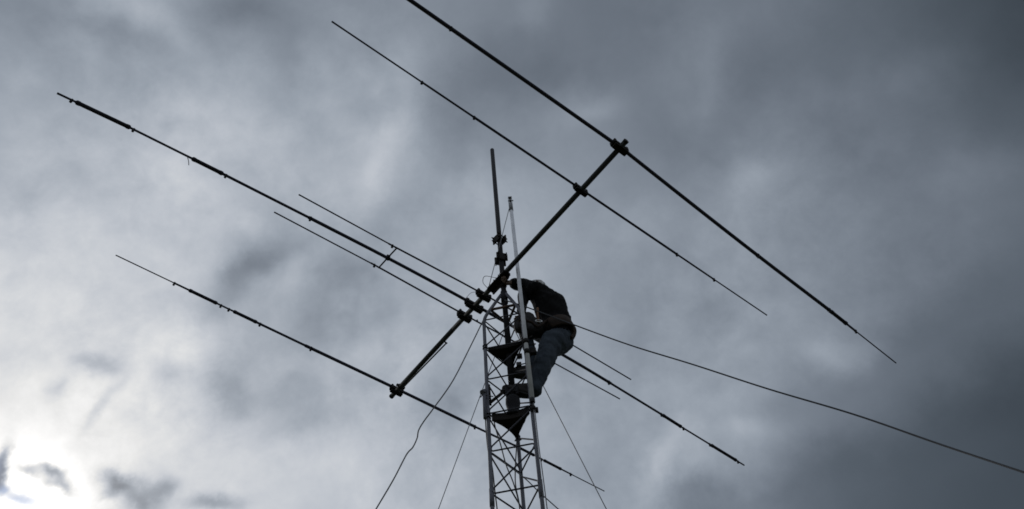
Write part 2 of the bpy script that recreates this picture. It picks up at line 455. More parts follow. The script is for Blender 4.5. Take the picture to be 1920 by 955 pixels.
# ------------------------------------------------------------------ person
person = tag(empty('person', V((-0.0120, 5.5000, 7.0781))), 'person in black jacket and blue jeans with belt harness leaning at tower top', 'person')
def capsules(cs, voxel, name, material, parent, smooth=6, fold=0.0, fscale=9.0, cut=None):
    """one continuous skin grown over tapered capsules (p, q, r0, r1)"""
    m = MB()
    for c in cs:
        if c[0] == 'ell':
            _, ce, ax, ay, az, rot_ = c
            rings = []; n = 18
            for i in range(1, 12):
                th = math.pi*i/12
                rings.append([])
                j0 = len(m.v)
                for k in range(n):
                    a = 2*math.pi*k/n
                    p = rot_ @ V((ax*math.sin(th)*math.cos(a), ay*math.sin(th)*math.sin(a), az*math.cos(th)))
                    m.v.append(V(ce)+p)
                rings[-1] = list(range(j0, j0+n))
            m.skin(rings)
            continue
        p, q, ra, rb = V(c[0]), V(c[1]), c[2], c[3]
        d = (q-p); L = d.length
        if L < 1e-6: d = UP; L = 1e-4
        prof = [(-ra*math.cos(t), ra*math.sin(t)) for t in (.25, .6, 1.0, 1.35)]+[(0, ra), (L, rb)]+[(L+rb*math.cos(t), rb*math.sin(t)) for t in (1.35, 1.0, .6, .25)]
        m.lathe(p, d, prof, 18)
    tmp = m.build('tmp_'+name, material)
    md = tmp.modifiers.new('r', 'REMESH'); md.mode = 'VOXEL'; md.voxel_size = voxel; md.use_smooth_shade = True
    if smooth:
        s = tmp.modifiers.new('s', 'SMOOTH'); s.iterations = smooth; s.factor = .5
    dg = bpy.context.evaluated_depsgraph_get()
    me = bpy.data.meshes.new_from_object(tmp.evaluated_get(dg))
    off = tmp.location.copy()
    bpy.data.objects.remove(tmp)
    base = V((0, 0, 0)); q = parent
    while q: base = base+q.location; q = q.parent
    bm = bmesh.new(); bm.from_mesh(me)
    bmesh.ops.translate(bm, verts=bm.verts, vec=off)
    if cut:
        for co, no in cut:
            r = bmesh.ops.bisect_plane(bm, geom=bm.verts[:]+bm.edges[:]+bm.faces[:], plane_co=co, plane_no=no, clear_outer=True)
    if fold:
        bm.normal_update()
        for v in bm.verts:
            n1 = noise.noise(v.co*fscale); n2 = noise.noise(V((v.co.x*fscale*2.4, v.co.y*fscale*2.4, v.co.z*fscale*1.2))+V((5, 3, 1)))
            v.co += v.normal*fold*(n1*.9+(1-abs(n2)*2)*.45)
    bmesh.ops.translate(bm, verts=bm.verts, vec=-base)
    for f in bm.faces: f.smooth = True
    bm.to_mesh(me); bm.free()
    me.name = name; me.materials.clear(); me.materials.append(material)
    o = bpy.data.objects.new(name, me); col.objects.link(o); o.parent = parent
    return o

J = dict(
    pelvis=V((0.3883, 5.7000, 8.0729)), waist=V((0.3996, 5.6800, 8.3410)), chest=V((0.3608, 5.6300, 8.5945)), upper=V((0.2860, 5.5700, 8.7513)),
    shl=V((0.2287, 5.4900, 8.7488)), ell=V((0.1131, 5.6200, 9.0018)), wrl=V((-0.0462, 5.4700, 8.9038)),
    shr=V((0.2078, 5.7000, 8.9744)), elr=V((0.0953, 5.6000, 8.8222)), wrr=V((0.0391, 5.5000, 8.3507)),
    neck=V((0.2805, 5.6000, 8.8528)), head=V((0.2552, 5.6300, 8.9485)),
    hipl=V((0.3398, 5.6000, 7.9483)), kneel=V((0.1866, 5.5200, 7.4821)), anl=V((0.0907, 5.5300, 7.1972)),
    hipr=V((0.3574, 5.8000, 8.2289)), kneer=V((0.0481, 5.6200, 8.2697)), anr=V((0.1153, 5.6800, 7.6150)),
)
def hand(wr, d, side, curl):
    """palm, four unequal curled fingers and a thumb from the side of the palm"""
    d = V(d).normalized(); s = V(side); s = (s-d*s.dot(d)).normalized(); n = d.cross(s)*curl
    cs = [(wr, wr+d*.045, .026, .030), (wr+d*.03+s*.018, wr+d*.085+s*.026, .022, .020), (wr+d*.03-s*.018, wr+d*.085-s*.026, .022, .019)]
    for k, (o_, L) in enumerate(zip((.033, .011, -.011, -.032), (.040, .046, .043, .033))):
        a = wr+d*.09+s*o_; b = a+d*L*.75+n*L*.6; c = b+n*L*.85+d*L*.1; e = c+n*L*.4-d*L*.5
        cs += [(a, b, .0105, .0098), (b, c, .0098, .0090), (c, e, .0090, .0080)]
    a = wr+d*.02+s*.034; b = a+s*.028+d*.03+n*.012; c = b+d*.03+n*.025; 
    cs += [(a, b, .013, .012), (b, c, .012, .010)]
    return cs
I3 = Matrix.Identity(3)
hd_ = J['head']
face = V((-.93, -.12, -.34)).normalized()                # looks towards the clamp, head bent down
hup = V((-.34, .02, .94)); hup = (hup-face*hup.dot(face)).normalized(); hrt = face.cross(hup)
RH = Matrix((hrt, face, hup)).transposed()
body = [
    ('ell', hd_, .076, .098, .112, RH),
    (hd_+face*.045-hup*.05, hd_+face*.062-hup*.085, .048, .034),        # jaw and chin
    (hd_+face*.092+hup*.012, hd_+face*.112-hup*.022, .009, .014),       # nose
    (hd_+face*.085+hup*.028-hrt*.035, hd_+face*.085+hup*.028+hrt*.035, .017, .017),
    (hd_+face*.088-hup*.050-hrt*.018, hd_+face*.088-hup*.050+hrt*.018, .012, .012),
    (hd_+hrt*.074-hup*.01-face*.005, hd_+hrt*.082+hup*.025-face*.01, .013, .017),
    (hd_-hrt*.074-hup*.01-face*.005, hd_-hrt*.082+hup*.025-face*.01, .013, .017),
    (hd_-hup*.06-face*.02, J['neck'], .056, .06),
    (J['neck'], J['upper'], .06, .10),
    (J['upper'], J['chest'], .115, .14), (J['chest'], J['waist'], .14, .14), (J['waist'], J['pelvis'], .14, .15),
    (J['shl'], J['ell'], .056, .044), (J['ell'], J['wrl'], .042, .029), (J['upper'], J['shl'], .09, .06),
    (J['shr'], J['elr'], .056, .044), (J['elr'], J['wrr'], .042, .029), (J['upper'], J['shr'], .09, .06),
    (J['pelvis'], J['hipl'], .13, .10), (J['hipl'], J['kneel'], .088, .058), (J['kneel'], J['anl'], .056, .038),
    (J['pelvis'], J['hipr'], .13, .10), (J['hipr'], J['kneer'], .088, .058), (J['kneer'], J['anr'], .056, .038),
]
body += hand(J['wrl'], V((-0.1268, 5.4300, 8.8539))-J['wrl'], (.1, .3, .95), -1)
body += hand(J['wrr'], V((0.0234, 5.4500, 8.1531))-J['wrr'], (.2, .95, .1), -1)
bo = capsules(body, .0065, 'body', M['skin'], person, 3)
for s in (-1, 1):
    MB().lathe(hd_+face*.088+hrt*(s*.031)+hup*.006, face, [(0, .011), (.006, .009), (.009, .004)], 12).build('eye', M['eye'], person)
hc = [('ell', hd_+hup*.018-face*.018, .084, .100, .110, RH), (hd_-face*.08-hup*.03, hd_-face*.07-hup*.075, .045, .04)]
capsules(hc, .009, 'hair', M['hair'], person, 3, .010, 34.0, cut=[(hd_+face*.045+hup*.03, (face-hup*.55).normalized())])

def lift(p, q, t): return p.lerp(q, t)
jk = [
    (J['upper']-V((0, 0, .03)), J['chest']+V((.01, 0, 0)), .132, .182), (J['chest']+V((.01, 0, 0)), J['waist']+V((.01, 0, 0)), .184, .180), (J['waist']+V((.01, 0, 0)), lift(J['waist'], J['pelvis'], .75), .180, .182),
    (J['upper']+V((.01, 0, -.01)), J['shl'], .112, .090), (J['shl'], J['ell'], .094, .082), (J['ell'], lift(J['ell'], J['wrl'], .75), .084, .064),
    (J['upper']+V((.01, 0, -.01)), J['shr'], .112, .088), (J['shr'], J['elr'], .092, .070), (J['elr'], lift(J['elr'], J['wrr'], .88), .066, .044),
    (J['neck']+V((.02, 0, -.02)), J['neck'], .09, .075),
]
capsules(jk, .010, 'jacket', M['jacket'], person, 5, .017, 8.0)
jn = [
    (lift(J['waist'], J['pelvis'], .55), J['pelvis'], .16, .175), (J['pelvis']+V((.03, 0, -.02)), J['hipl']+V((.02, 0, -.03)), .155, .13), (J['hipl'], J['kneel'], .124, .096), (J['kneel'], J['anl'], .092, .068), (J['anl'], J['anl']+V((.0, .0, -.03)), .062, .066),
    (J['pelvis']+V((.03, 0, -.02)), J['hipr'], .150, .115), (J['hipr'], J['kneer'], .112, .088), (J['kneer'], J['anr'], .072, .056), (J['anr'], J['anr']+V((0, 0, -.03)), .056, .06),
]
capsules(jn, .010, 'jeans', M['jeans'], person, 5, .014, 11.0)
def boot(an, toe, heel, name='boot'):
    toe, heel = V(toe), V(heel)
    d = (toe-heel).normalized()
    cs = [(an+V((0, 0, .09)), an, .062, .058), (an, heel+V((0, 0, .01)), .058, .046), (heel, heel+d*.10, .046, .050), (heel+d*.10, toe-d*.05, .050, .052), (toe-d*.05, toe, .052, .040), (an, heel+d*.14+V((0, 0, .02)), .056, .050)]
    o = capsules(cs, .008, name, M['boot'], person, 3, .003, 20)
    s = MB(); x = d; y = d.cross(UP).normalized(); z = x.cross(y)
    z = z if z.z > 0 else -z
    mid = (toe+heel)/2; L = (toe-heel).length
    pts = []
    for k in range(24):
        a = 2*math.pi*k/24
        pts.append((math.cos(a)*(L/2+.045), math.sin(a)*.046*(1.0 if math.cos(a) > -.2 else .85)))
    rs = []
    for zz in (-.056, -.036):
        i = len(s.v); s.v.extend([mid+x*u+y*w+z*zz for u, w in pts]); rs.append(list(range(i, i+24)))
    s.skin(rs); s.build('sole', M['black'], o)
boot(J['anl'], V((-0.2004, 5.5000, 7.2014)), V((0.0274, 5.5300, 7.1392)))
boot(J['anr'], V((-0.1150, 5.6600, 7.6037)), V((0.0718, 5.6800, 7.5648)))
# harness: waist belt with thick back pad, lanyard to the leg, shoulder strap and clip
hr = tag(empty('tmp', (0, 0, 0)), None)
bpy.data.objects.remove(hr)
spine = (J['chest']-J['pelvis']).normalized()
def band(c, ax, rx, ry, hw, th, name, m_, parent, a0=0, a1=2*math.pi, xd=None, n=40):
    ax = V(ax).normalized(); x = V(xd if xd else (0, 1, 0)); x = (x-ax*x.dot(ax)).normalized(); y = ax.cross(x)
    m = MB(); rings = []
    full = abs(a1-a0-2*math.pi) < 1e-6
    for i in range(n if full else n+1):
        a = a0+(a1-a0)*i/n
        d = x*(rx*math.cos(a))+y*(ry*math.sin(a)); o_ = d.normalized()
        j = len(m.v)
        m.v += [V(c)+d+ax*hw, V(c)+d+o_*th+ax*(hw*.8), V(c)+d+o_*th-ax*(hw*.8), V(c)+d-ax*hw]
        rings.append(list(range(j, j+4)))
    if full: rings.append(rings[0])
    m.skin(rings, (not full, not full))
    return m.build(name, m_, parent)
BC = lift(J['waist'], J['pelvis'], .55)
bax = V((-.30, -.10, .95))
belt = band(BC, bax, .185, .180, .042, .014, 'harness_belt', M['leather'], person)
pad = band(BC+V((.012, 0, -.012)), bax, .192, .190, .085, .022, 'seat_pad', M['leather'], person, math.radians(-205), math.radians(-5))
MB().tube(spline([V((0.5688, 5.6000, 8.1628)), V((0.5933, 5.6200, 8.1279)), V((0.5843, 5.6400, 8.0624)), V((0.5414, 5.6200, 7.9926))], 6), .022, 10).build('tool_pouch', M['leather'], person)
MB().tube(spline([BC+V((-.08, -.17, .02)), V((0.1952, 5.4400, 8.0323)), V((0.1364, 5.4000, 8.0568)), V((0.0586, 5.3750, 8.0752)), V((-0.0037, 5.4000, 8.1245))], 8), .015, 10).build('lanyard', M['leather'], person)
MB().tube(spline([V((0.2218, 5.4400, 8.3413)), V((0.2118, 5.4300, 8.2180)), V((0.2109, 5.4300, 8.0718))], 6), .013, 8).build('shoulder_strap', M['strap'], person)
capsules([(V((0.0278, 5.5300, 8.2210)), V((0.0876, 5.5600, 8.1013)), .085, .10), (V((0.1027, 5.5600, 8.3007)), V((0.1708, 5.5800, 8.1297)), .085, .10), (V((-0.0086, 5.5000, 8.1726)), V((-0.0017, 5.5000, 8.0989)), .05, .055)], .010, 'dark_bundle', M['black'], person, 6, .010, 12.0)  # black rounded mass in front of the raised far knee
sc_ = MB(); c = V((0.2134, 5.4150, 8.0895))
sc_.torus(c, (.2, -1, .3), .024, .0055, 22, 8, sx=1.5)
sc_.build('safety_clip', M['steel'], person)
# ------------------------------------------------------------------ ropes, guys and cables
def line(name, pts, r, m_, label, cat, group=None, n=8, smooth=True):
    p = spline(pts, 8) if smooth else pts
    return tag(MB().tube(p, r, n).build(name, m_), label, cat, group)
bp0 = on_boom(.16, .03)
hook = V((-0.2938, 5.5500, 9.0638))
rp_ = MB().tube([V((GX-.026, GY-.01, G1-.17)), on_boom(.155, .045)-EL*.02], .0045, 8)
rp_.torus(on_boom(.155), BO, .034, .006, 18, 8)
rp_.tube(spline([V((GX+.010, GY, G0-.0)), V((0.0618, 5.3050, 6.6670)), V((0.0627, 5.3050, 6.1722)), V((0.0718, 5.3050, 5.5872)), V((.10, 5.28, 2.0)), V((.12, 5.26, .01))], 6), .0045, 8)
rp_.tube(spline([V((GX+.004, GY, G0-.0)), V((0.0503, 5.3000, 6.6437)), V((0.0488, 5.3000, 6.1697)), V((0.0503, 5.3000, 5.5861)), V((.06, 5.28, 2.0)), V((.06, 5.24, .01))], 6), .003, 8)
tag(rp_.build('hoist_rope', M['rope']), 'thin grey hoist rope from gin pole head to the boom and down beside the leg', 'rope')
def guy(name, pts, r, m_, label, cat, group=None):
    p = spline(pts, 8) if len(pts) > 2 else [V(q) for q in pts]
    g = to_ground(p[-2], p[-1])
    return tag(MB().tube(p+[g], r, 8).build(name, m_), label, cat, group)
guy('guy_wire', [V((-0.1125, 5.7300, 8.5698)), V((-1.0006, 6.5000, 6.6190))], .0044, M['wire'], 'straight thin guy wire slanting down to the left from behind the left leg', 'guy wire', 'guy wires of the tower')
guy('guy_wire', [V((-0.1283, 5.7300, 8.6212)), V((0.6676, 6.5000, 6.4142))], .005, M['wire'], 'thin guy wire slanting down right from behind the person\'s legs', 'guy wire', 'guy wires of the tower')
guy('guy_wire', [V((-0.3636, 5.4100, 6.3069)), V((-0.1118, 5.5200, 6.1205)), V((0.0192, 5.6200, 6.0158)), V((0.1795, 5.7500, 5.9036))], .005, M['wire'], 'short stretch of wire leaving the tower low on the right at the bottom edge', 'guy wire', 'guy wires of the tower')
guy('loose_rope', [V((-0.3838, 5.3650, 8.1345)), V((-0.5423, 5.3800, 7.7164)), V((-0.7214, 5.4000, 7.2729)), V((-0.9100, 5.4300, 6.9577)), V((-0.9964, 5.4500, 6.8292)), V((-1.0450, 5.4600, 6.7304)), V((-1.0571, 5.4650, 6.6375)), V((-1.0932, 5.4700, 6.5370)), V((-1.1504, 5.4800, 6.4647)), V((-1.2550, 5.5000, 6.2151)), V((-1.3944, 5.5300, 5.9367))], .0066, M['rope'],
    'thin rope with a kink hanging down left from the bent left leg', 'rope')
guy('overhead_cable', [V((-0.1369, 5.4300, 8.5328)), V((0.0985, 5.3800, 8.3057)), V((0.5380, 5.3000, 7.8548)), V((1.0531, 5.1700, 7.2901)), V((1.5462, 5.0200, 6.7717)), V((2.0104, 4.8000, 6.1690)), V((2.4385, 4.5500, 5.5844)), V((2.7262, 4.2700, 5.0075)), V((2.8931, 3.9500, 4.4816))], .007, M['cable'],
    'long dark cable sagging from the tower top across to the right edge', 'cable')
def coax(pts, label):
    p = spline(pts, 8); e = p[-1]
    return tag(MB().tube(p+[V((e.x, e.y, 2.5)), V((e.x, e.y, .01))], .0058, 8).build('coax_cable', M['cable']), label, 'cable', 'cables inside the tower')
coax([V((-0.3348, 5.4600, 6.8017)), V((-0.3204, 5.4600, 6.6581)), V((-0.2853, 5.4800, 6.4826)), V((-0.2463, 5.5200, 6.2631)), V((-0.1933, 5.5600, 6.0815)), V((-0.1589, 5.6000, 5.8652)), V((-0.1648, 5.6200, 5.6657))], 'black cable curving under the lower plate across the inside of the tower')
coax([V((-0.4100, 5.4400, 6.7728)), V((-0.4055, 5.4300, 6.5635)), V((-0.3933, 5.4300, 6.3403)), V((-0.3659, 5.4300, 6.1734)), V((-0.3528, 5.4300, 5.9131)), V((-0.3423, 5.4300, 5.7322)), V((-0.3403, 5.4300, 5.5754))], 'black cable running down tight beside the left leg')
coax([V((-0.1366, 5.6900, 6.6882)), V((-0.1497, 5.6800, 6.5498)), V((-0.1664, 5.6700, 6.3911)), V((-0.1798, 5.6600, 6.2015)), V((-0.1769, 5.6600, 6.0951)), V((-0.1629, 5.6800, 5.9713)), V((-0.1617, 5.7000, 5.8035))], 'black cable hanging beside the rear leg below the plate tip')

# ------------------------------------------------------------------ ground
gm = mat('dry_meadow_grass', (.045, .052, .022), (.105, .105, .055), .95, 0, .6, .6, 6, spec=.1)
me = bpy.data.meshes.new('ground')
N = 40; R_ = 1500.0
vs = []; fs = []
for j in range(N+1):
    for i in range(N+1):
        u = (i/N*2-1); w = (j/N*2-1)
        x = math.copysign(abs(u)**3, u)*R_; y = math.copysign(abs(w)**3, w)*R_
        d = math.hypot(x, y-5)
        vs.append((x, y, 0 if d < 12 else .6*noise.noise(V((x*.02, y*.02, 0)))*min(1, (d-12)/40)))
for j in range(N):
    for i in range(N):
        a = j*(N+1)+i; fs.append((a, a+1, a+N+2, a+N+1))
me.from_pydata(vs, [], fs); me.materials.append(gm)
g = bpy.data.objects.new('ground', me); col.objects.link(g)
tag(g, 'grassy ground around the tower foot', 'ground', kind='structure')

# ------------------------------------------------------------------ sky
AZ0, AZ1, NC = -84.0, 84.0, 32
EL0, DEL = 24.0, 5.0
SKY = [  # directions outside the view are brightened to light the camera-facing sides
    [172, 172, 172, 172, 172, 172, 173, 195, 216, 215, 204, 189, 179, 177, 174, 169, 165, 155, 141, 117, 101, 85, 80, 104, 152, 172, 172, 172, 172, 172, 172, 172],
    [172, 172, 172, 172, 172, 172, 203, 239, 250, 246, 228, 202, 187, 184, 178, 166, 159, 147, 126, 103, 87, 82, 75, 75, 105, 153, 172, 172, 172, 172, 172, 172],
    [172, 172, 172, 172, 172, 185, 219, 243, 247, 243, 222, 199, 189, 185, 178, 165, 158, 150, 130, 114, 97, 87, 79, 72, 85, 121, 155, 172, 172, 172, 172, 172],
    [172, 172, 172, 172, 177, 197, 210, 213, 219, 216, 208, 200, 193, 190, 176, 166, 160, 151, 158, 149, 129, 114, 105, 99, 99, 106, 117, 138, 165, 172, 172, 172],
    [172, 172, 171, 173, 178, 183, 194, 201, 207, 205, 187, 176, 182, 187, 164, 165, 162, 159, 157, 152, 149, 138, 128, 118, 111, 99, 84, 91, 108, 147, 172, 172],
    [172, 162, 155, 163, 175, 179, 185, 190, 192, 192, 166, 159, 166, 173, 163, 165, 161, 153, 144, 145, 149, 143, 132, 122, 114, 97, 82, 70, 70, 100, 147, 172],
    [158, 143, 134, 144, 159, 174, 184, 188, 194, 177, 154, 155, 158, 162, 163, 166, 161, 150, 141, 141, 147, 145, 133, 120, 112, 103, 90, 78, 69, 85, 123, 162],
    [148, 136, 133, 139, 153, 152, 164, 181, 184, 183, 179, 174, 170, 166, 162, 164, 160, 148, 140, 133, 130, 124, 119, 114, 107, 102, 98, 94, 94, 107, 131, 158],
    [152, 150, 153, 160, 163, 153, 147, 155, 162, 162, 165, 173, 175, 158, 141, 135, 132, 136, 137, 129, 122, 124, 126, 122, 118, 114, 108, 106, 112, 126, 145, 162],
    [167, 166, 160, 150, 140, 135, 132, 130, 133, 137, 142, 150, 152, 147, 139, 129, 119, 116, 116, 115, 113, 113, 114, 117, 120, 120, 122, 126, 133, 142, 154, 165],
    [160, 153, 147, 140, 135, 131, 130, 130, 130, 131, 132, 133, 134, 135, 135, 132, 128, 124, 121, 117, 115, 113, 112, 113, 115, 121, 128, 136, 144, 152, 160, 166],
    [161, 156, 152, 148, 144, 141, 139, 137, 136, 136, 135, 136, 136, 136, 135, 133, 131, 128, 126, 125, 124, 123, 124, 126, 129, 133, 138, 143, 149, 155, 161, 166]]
sun_dir = V((math.sin(math.radians(-40.5))*math.cos(math.radians(34)), math.cos(math.radians(-40.5))*math.cos(math.radians(34)), math.sin(math.radians(34))))
w = bpy.data.worlds.new('World'); scene.world = w; w.use_nodes = True
nt = w.node_tree
for n in list(nt.nodes): nt.nodes.remove(n)
def nd(t, **k):
    n = nt.nodes.new(t)
    for a, b in k.items(): setattr(n, a, b)
    return n
def lk(a, b): nt.links.new(a, b)
def math_(op, a, b=None, c=None, clamp=False):
    n = nd('ShaderNodeMath', operation=op, use_clamp=clamp)
    for i, x in enumerate((a, b, c)):
        if x is None: continue
        if isinstance(x, (int, float)): n.inputs[i].default_value = x
        else: lk(x, n.inputs[i])
    return n.outputs[0]
def vec(op, a, b=None, s=None):
    n = nd('ShaderNodeVectorMath', operation=op)
    for i, x in enumerate((a, b)):
        if x is None: continue
        if isinstance(x, (tuple, list, Vector)): n.inputs[i].default_value = tuple(x)
        else: lk(x, n.inputs[i])
    if s is not None:
        if isinstance(s, (int, float)): n.inputs['Scale'].default_value = s
        else: lk(s, n.inputs['Scale'])
    return n
out = nd('ShaderNodeOutputWorld'); bg = nd('ShaderNodeBackground'); bg.inputs['Strength'].default_value = 0.1
lk(bg.outputs[0], out.inputs[0])
sky = nd('ShaderNodeTexSky'); sky.sky_type = 'NISHITA'; sky.sun_disc = False
sky.sun_elevation = math.radians(34); sky.sun_rotation = math.radians(-40.5); sky.dust_density = 2.0
tc = nd('ShaderNodeTexCoord'); D = tc.outputs['Generated']
def noise_(v, scale, detail, rough=.55, dist=0.0, col_=False):
    n = nd('ShaderNodeTexNoise'); n.inputs['Scale'].default_value = scale; n.inputs['Detail'].default_value = detail
    n.inputs['Roughness'].default_value = rough; n.inputs['Distortion'].default_value = dist
    lk(v, n.inputs['Vector']); return n.outputs['Color'] if col_ else n.outputs['Fac']
# cloud base seen from below: turn the direction into a point of a flat layer
sx = nd('ShaderNodeSeparateXYZ'); lk(D, sx.inputs[0])
zz = math_('MAXIMUM', sx.outputs['Z'], .12)
plane = vec('SCALE', D, s=math_('DIVIDE', 1.0, zz)).outputs[0]
w1 = vec('SUBTRACT', noise_(D, 4.0, 4, .55, 0, True), (.5, .5, .5)).outputs[0]
w2 = vec('SUBTRACT', noise_(D, 13.0, 5, .62, 0, True), (.5, .5, .5)).outputs[0]
warp = vec('ADD', vec('SCALE', w1, s=.075).outputs[0], vec('SCALE', w2, s=.06).outputs[0]).outputs[0]
Dw = vec('NORMALIZE', vec('ADD', D, warp).outputs[0]).outputs[0]
sw = nd('ShaderNodeSeparateXYZ'); lk(Dw, sw.inputs[0])
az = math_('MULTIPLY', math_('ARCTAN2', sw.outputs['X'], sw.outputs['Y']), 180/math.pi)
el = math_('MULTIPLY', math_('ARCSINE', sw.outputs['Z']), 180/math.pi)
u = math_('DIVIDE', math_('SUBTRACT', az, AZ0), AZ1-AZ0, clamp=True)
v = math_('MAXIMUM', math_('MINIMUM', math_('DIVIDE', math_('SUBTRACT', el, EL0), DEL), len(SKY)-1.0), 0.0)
acc = None
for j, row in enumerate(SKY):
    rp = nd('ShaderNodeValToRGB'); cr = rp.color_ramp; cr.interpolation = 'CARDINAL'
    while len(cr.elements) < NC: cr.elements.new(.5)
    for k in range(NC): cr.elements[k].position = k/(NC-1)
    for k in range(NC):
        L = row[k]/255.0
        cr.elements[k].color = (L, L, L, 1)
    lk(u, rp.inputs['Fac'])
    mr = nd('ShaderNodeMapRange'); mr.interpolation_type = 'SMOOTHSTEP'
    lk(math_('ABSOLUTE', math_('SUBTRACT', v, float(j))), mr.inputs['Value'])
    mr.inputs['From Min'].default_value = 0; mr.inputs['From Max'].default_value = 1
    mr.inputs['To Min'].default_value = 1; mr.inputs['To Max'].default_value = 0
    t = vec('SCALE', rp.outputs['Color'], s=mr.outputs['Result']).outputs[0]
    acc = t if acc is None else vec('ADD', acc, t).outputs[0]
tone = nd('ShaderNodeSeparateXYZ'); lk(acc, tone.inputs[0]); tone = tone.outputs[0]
# finer billows, stronger where the cloud is thin and bright
n1 = noise_(D, 8.0, 8, .58, .15); n2 = noise_(D, 26.0, 6, .6, .2)
amp = math_('MULTIPLY', math_('MULTIPLY_ADD', tone, .85, -.24), math_('MULTIPLY_ADD', noise_(plane, 1.6, 2), 2.4, -.45, clamp=True))
tone = math_('ADD', tone, math_('MULTIPLY', math_('SUBTRACT', n1, .5), math_('MULTIPLY', amp, .95)))
tone = math_('ADD', tone, math_('MULTIPLY', math_('SUBTRACT', n2, .5), math_('MULTIPLY', amp, .48)))
# the thin bright place in front of the sun
sd = vec('DOT_PRODUCT', Dw, sun_dir).outputs['Value']
ang = math_('MULTIPLY', math_('ARCCOSINE', math_('MINIMUM', sd, 1.0)), 180/math.pi)
glow = math_('MULTIPLY', math_('EXPONENT', math_('MULTIPLY', math_('POWER', math_('DIVIDE', ang, 4.0), 2.0), -1.0)), .22)
tone = math_('MINIMUM', math_('ADD', tone, glow), 1.12)
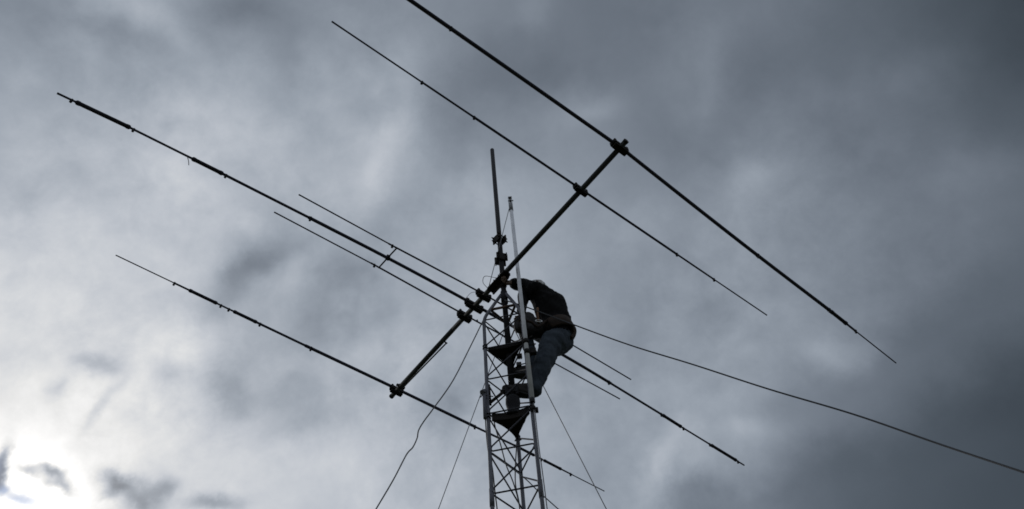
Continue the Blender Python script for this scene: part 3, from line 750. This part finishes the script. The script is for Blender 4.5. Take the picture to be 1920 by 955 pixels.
# separate small cloudlets and streaks: (azimuth, elevation, half width, half height in degrees, turn, depth)
BLOBS = [(-57.86, 61.35, 3.19, 1.07, 36.8, -0.045), (-61.91, 59.99, 2.07, 0.96, 51.5, -0.03), (-57.38, 63.67, 1.38, 0.85, 26.3, 0.06), (-52.33, 63.41, 1.6, 0.9, -11.5, 0.07), (-47.03, 64.37, 1.52, 1.73, 37.3, -0.025), (-36.67, 66.57, 1.6, 2.7, 17.5, -0.04), (-48.8, 67.54, 2.04, 1.02, 39.8, -0.05), (-29.62, 66.29, 2.2, 1.46, 20.8, 0.03), (-16.8, 67.71, 1.28, 2.24, -15.7, 0.035), (-18.65, 63.29, 1.29, 2.47, -9.8, 0.035), (-19.62, 59.97, 0.99, 1.91, -9.6, 0.04), (-8.9, 66.53, 2.1, 3.39, -18.1, -0.05), (-22.21, 64.95, 1.5, 1.31, 13.6, -0.03), (-1.93, 69.12, 1.52, 2.22, -4.9, -0.03), (8.73, 72.08, 1.68, 1.43, -15.1, 0.05), (-15.84, 58.73, 2.89, 1.24, 45.3, -0.06), (-21.28, 53.72, 3.59, 1.38, 64.0, -0.08), (-22.22, 49.32, 1.85, 1.71, 10.7, -0.06), (-30.55, 52.01, 2.02, 1.18, 62.1, -0.11), (-32.22, 49.96, 1.97, 1.32, 56.1, -0.1), (-33.07, 48.32, 1.54, 0.92, 40.7, -0.07), (-26.73, 52.34, 1.41, 1.78, -15.4, 0.05), (-26.71, 49.03, 1.08, 1.12, 14.2, 0.03), (-29.96, 43.57, 1.29, 1.74, 25.7, -0.12), (-27.3, 42.33, 2.03, 0.95, 50.1, -0.06), (-40.31, 42.63, 1.37, 0.68, 14.1, -0.15), (-41.83, 42.5, 0.72, 0.54, 24.2, -0.06), (-38.38, 40.18, 1.63, 0.37, 82.0, -0.11), (-42.28, 40.52, 0.79, 0.39, 80.6, -0.09), (-34.84, 43.51, 0.85, 1.06, 18.9, -0.08), (-34.16, 45.18, 1.32, 1.08, 51.7, 0.05), (-32.81, 54.69, 1.79, 1.11, -5.0, 0.06), (-43.05, 55.88, 2.67, 0.93, 3.9, 0.04), (-52.62, 49.52, 1.81, 0.96, 71.2, -0.03), (-43.46, 50.98, 1.92, 1.41, 29.4, -0.03), (-22.76, 44.31, 3.47, 1.31, -0.1, -0.06), (-23.05, 42.05, 2.09, 0.82, 35.6, -0.05), (-8.31, 45.06, 2.38, 2.28, -0.3, -0.1), (-12.03, 47.08, 2.27, 1.16, 43.1, 0.04), (-16.85, 48.72, 2.27, 1.53, 6.4, 0.03), (-17.82, 40.78, 2.86, 1.48, 25.9, 0.03), (-42.39, 34.68, 0.54, 1.41, 20.4, -0.75), (-40.73, 35.37, 0.76, 0.28, 8.8, -0.35), (-39.56, 35.85, 0.72, 0.25, 6.2, -0.32), (-38.35, 35.41, 0.97, 0.37, -19.3, -0.36), (-39.35, 35.14, 0.46, 0.29, 18.4, -0.24), (-35.06, 35.92, 0.76, 0.44, 43.8, -0.2), (-34.79, 36.63, 1.08, 0.39, 3.5, -0.25), (-32.76, 35.89, 1.57, 0.73, -22.2, -0.34), (-31.6, 36.67, 0.83, 0.67, 13.7, -0.22), (-33.54, 35.16, 1.85, 0.39, 14.4, -0.1), (-27.75, 36.27, 1.82, 0.54, 11.0, -0.22), (-40.47, 33.68, 0.74, 0.33, 9.8, -0.25), (-41.68, 33.85, 0.49, 0.31, 19.4, -0.3), (-41.09, 33.05, 0.38, 0.31, 18.5, 0.2), (11.11, 38.74, 1.08, 2.94, -31.1, 0.06), (14.72, 41.17, 1.08, 2.25, -55.2, 0.04), (18.03, 42.14, 1.08, 1.85, -81.1, 0.03), (8.84, 36.5, 1.07, 1.45, -36.1, 0.03), (19.14, 39.37, 1.55, 0.94, -18.7, 0.07), (13.47, 36.4, 2.55, 1.73, 5.3, -0.08), (22.55, 40.15, 2.15, 1.05, 8.8, -0.03), (30.26, 41.14, 1.63, 1.0, -55.2, 0.07), (29.14, 42.69, 1.01, 1.44, -59.9, 0.05), (32.1, 40.92, 1.15, 0.71, -29.0, 0.04), (34.88, 62.79, 1.08, 2.88, -43.5, 0.02), (38.53, 60.91, 2.1, 2.87, -41.5, -0.03), (31.82, 60.91, 1.1, 1.82, -50.2, 0.02), (16.32, 64.23, 2.07, 0.99, -1.4, 0.06), (11.74, 67.82, 2.28, 1.48, -17.6, -0.03), (24.61, 60.21, 2.6, 1.51, -28.3, -0.03), (15.63, 55.57, 2.29, 1.94, 11.0, 0.04), (21.13, 48.54, 1.83, 2.28, -22.7, -0.04), (32.22, 54.74, 2.46, 1.12, -23.4, 0.04), (50.85, 53.47, 2.09, 1.72, -28.9, 0.03), (48.29, 46.21, 2.59, 1.34, -22.7, 0.03), (41.3, 53.88, 2.98, 1.43, -42.2, -0.02)]
Ds = vec('NORMALIZE', vec('ADD', D, vec('ADD', vec('SCALE', w1, s=.02).outputs[0], vec('SCALE', w2, s=.04).outputs[0]).outputs[0]).outputs[0]).outputs[0]
for a, e, ra, rb, th, dep in BLOBS:
    Dx = Ds if rb < 1.3 else Dw
    a, e, th = math.radians(a), math.radians(e), math.radians(th)
    ea = V((math.cos(a), -math.sin(a), 0)); ee = V((-math.sin(a)*math.sin(e), -math.cos(a)*math.sin(e), math.cos(e)))
    t1 = (ea*math.cos(th)+ee*math.sin(th))/math.radians(ra); t2 = (ee*math.cos(th)-ea*math.sin(th))/math.radians(rb)
    p = vec('DOT_PRODUCT', Dx, t1).outputs['Value']; q = vec('DOT_PRODUCT', Dx, t2).outputs['Value']
    r2 = math_('MULTIPLY_ADD', q, q, math_('MULTIPLY', p, p))
    tone = math_('MULTIPLY_ADD', math_('POWER', .36788, r2), dep, tone)
# tone is the display value; back to light
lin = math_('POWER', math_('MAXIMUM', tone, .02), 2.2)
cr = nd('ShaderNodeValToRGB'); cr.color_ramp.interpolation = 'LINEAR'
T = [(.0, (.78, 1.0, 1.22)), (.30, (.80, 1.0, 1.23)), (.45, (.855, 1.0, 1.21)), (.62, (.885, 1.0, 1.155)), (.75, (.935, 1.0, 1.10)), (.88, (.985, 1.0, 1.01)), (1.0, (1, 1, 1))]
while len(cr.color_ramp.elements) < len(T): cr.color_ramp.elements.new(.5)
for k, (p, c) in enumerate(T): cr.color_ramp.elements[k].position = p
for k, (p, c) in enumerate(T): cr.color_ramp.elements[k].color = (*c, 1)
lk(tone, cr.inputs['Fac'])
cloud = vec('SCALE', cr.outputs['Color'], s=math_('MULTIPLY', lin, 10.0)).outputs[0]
# a small gap of blue sky under the bright cloud edge
gp_ = None
for a, e, ra, rb, th, dep in [(-40.37, 33.64, 0.8, 0.33, 9.7, 0.55), (-41.71, 33.77, 0.49, 0.37, 19.4, 0.55), (-42.64, 34.93, 0.27, 0.81, 20.8, 0.25)]:
    a, e, th = math.radians(a), math.radians(e), math.radians(th)
    ea = V((math.cos(a), -math.sin(a), 0)); ee = V((-math.sin(a)*math.sin(e), -math.cos(a)*math.sin(e), math.cos(e)))
    t1 = (ea*math.cos(th)+ee*math.sin(th))/math.radians(ra); t2 = (ee*math.cos(th)-ea*math.sin(th))/math.radians(rb)
    p = vec('DOT_PRODUCT', Ds, t1).outputs['Value']; q = vec('DOT_PRODUCT', Ds, t2).outputs['Value']
    g_ = math_('MULTIPLY', math_('POWER', .36788, math_('MULTIPLY_ADD', q, q, math_('MULTIPLY', p, p))), dep)
    gp_ = g_ if gp_ is None else math_('MAXIMUM', gp_, g_)
mb = nd('ShaderNodeMix', data_type='RGBA'); lk(gp_, mb.inputs[0]); lk(cloud, mb.inputs[6]); mb.inputs[7].default_value = (4.6, 5.8, 8.4, 1)
cloud = mb.outputs[2]
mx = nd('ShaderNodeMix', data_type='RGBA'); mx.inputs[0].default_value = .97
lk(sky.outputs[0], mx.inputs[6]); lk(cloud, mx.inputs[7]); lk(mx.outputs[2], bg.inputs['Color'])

sl = bpy.data.lights.new('sun', 'SUN'); sl.energy = .5; sl.angle = math.radians(12); sl.color = (1, .96, .9)
so = bpy.data.objects.new('sun', sl); col.objects.link(so); so.location = sun_dir*30
so.rotation_euler = (-sun_dir).to_track_quat('-Z', 'Y').to_euler()

# ------------------------------------------------------------------ camera
cam = bpy.data.cameras.new('camera'); cam.sensor_width = 36.0; cam.lens = 1458.0/1920*36; cam.clip_end = 6000; cam.clip_start = .05
co = bpy.data.objects.new('camera', cam); col.objects.link(co)
X = V((0.99471442, 0.08432885, -0.05858215)); Yc = V((0.1026802, -0.81693574, 0.56751456)); Z = V((0, -0.57053015, -0.82127666))
co.matrix_world = Matrix(((X.x, Yc.x, Z.x, 0), (X.y, Yc.y, Z.y, 0), (X.z, Yc.z, Z.z, EYE), (0, 0, 0, 1)))
scene.camera = co
scene.view_settings.view_transform = 'Standard'; scene.view_settings.look = 'None'
scene.view_settings.exposure = 0; scene.view_settings.gamma = 1; scene.view_settings.use_curve_mapping = False
scene.cycles.filter_width = 1.7
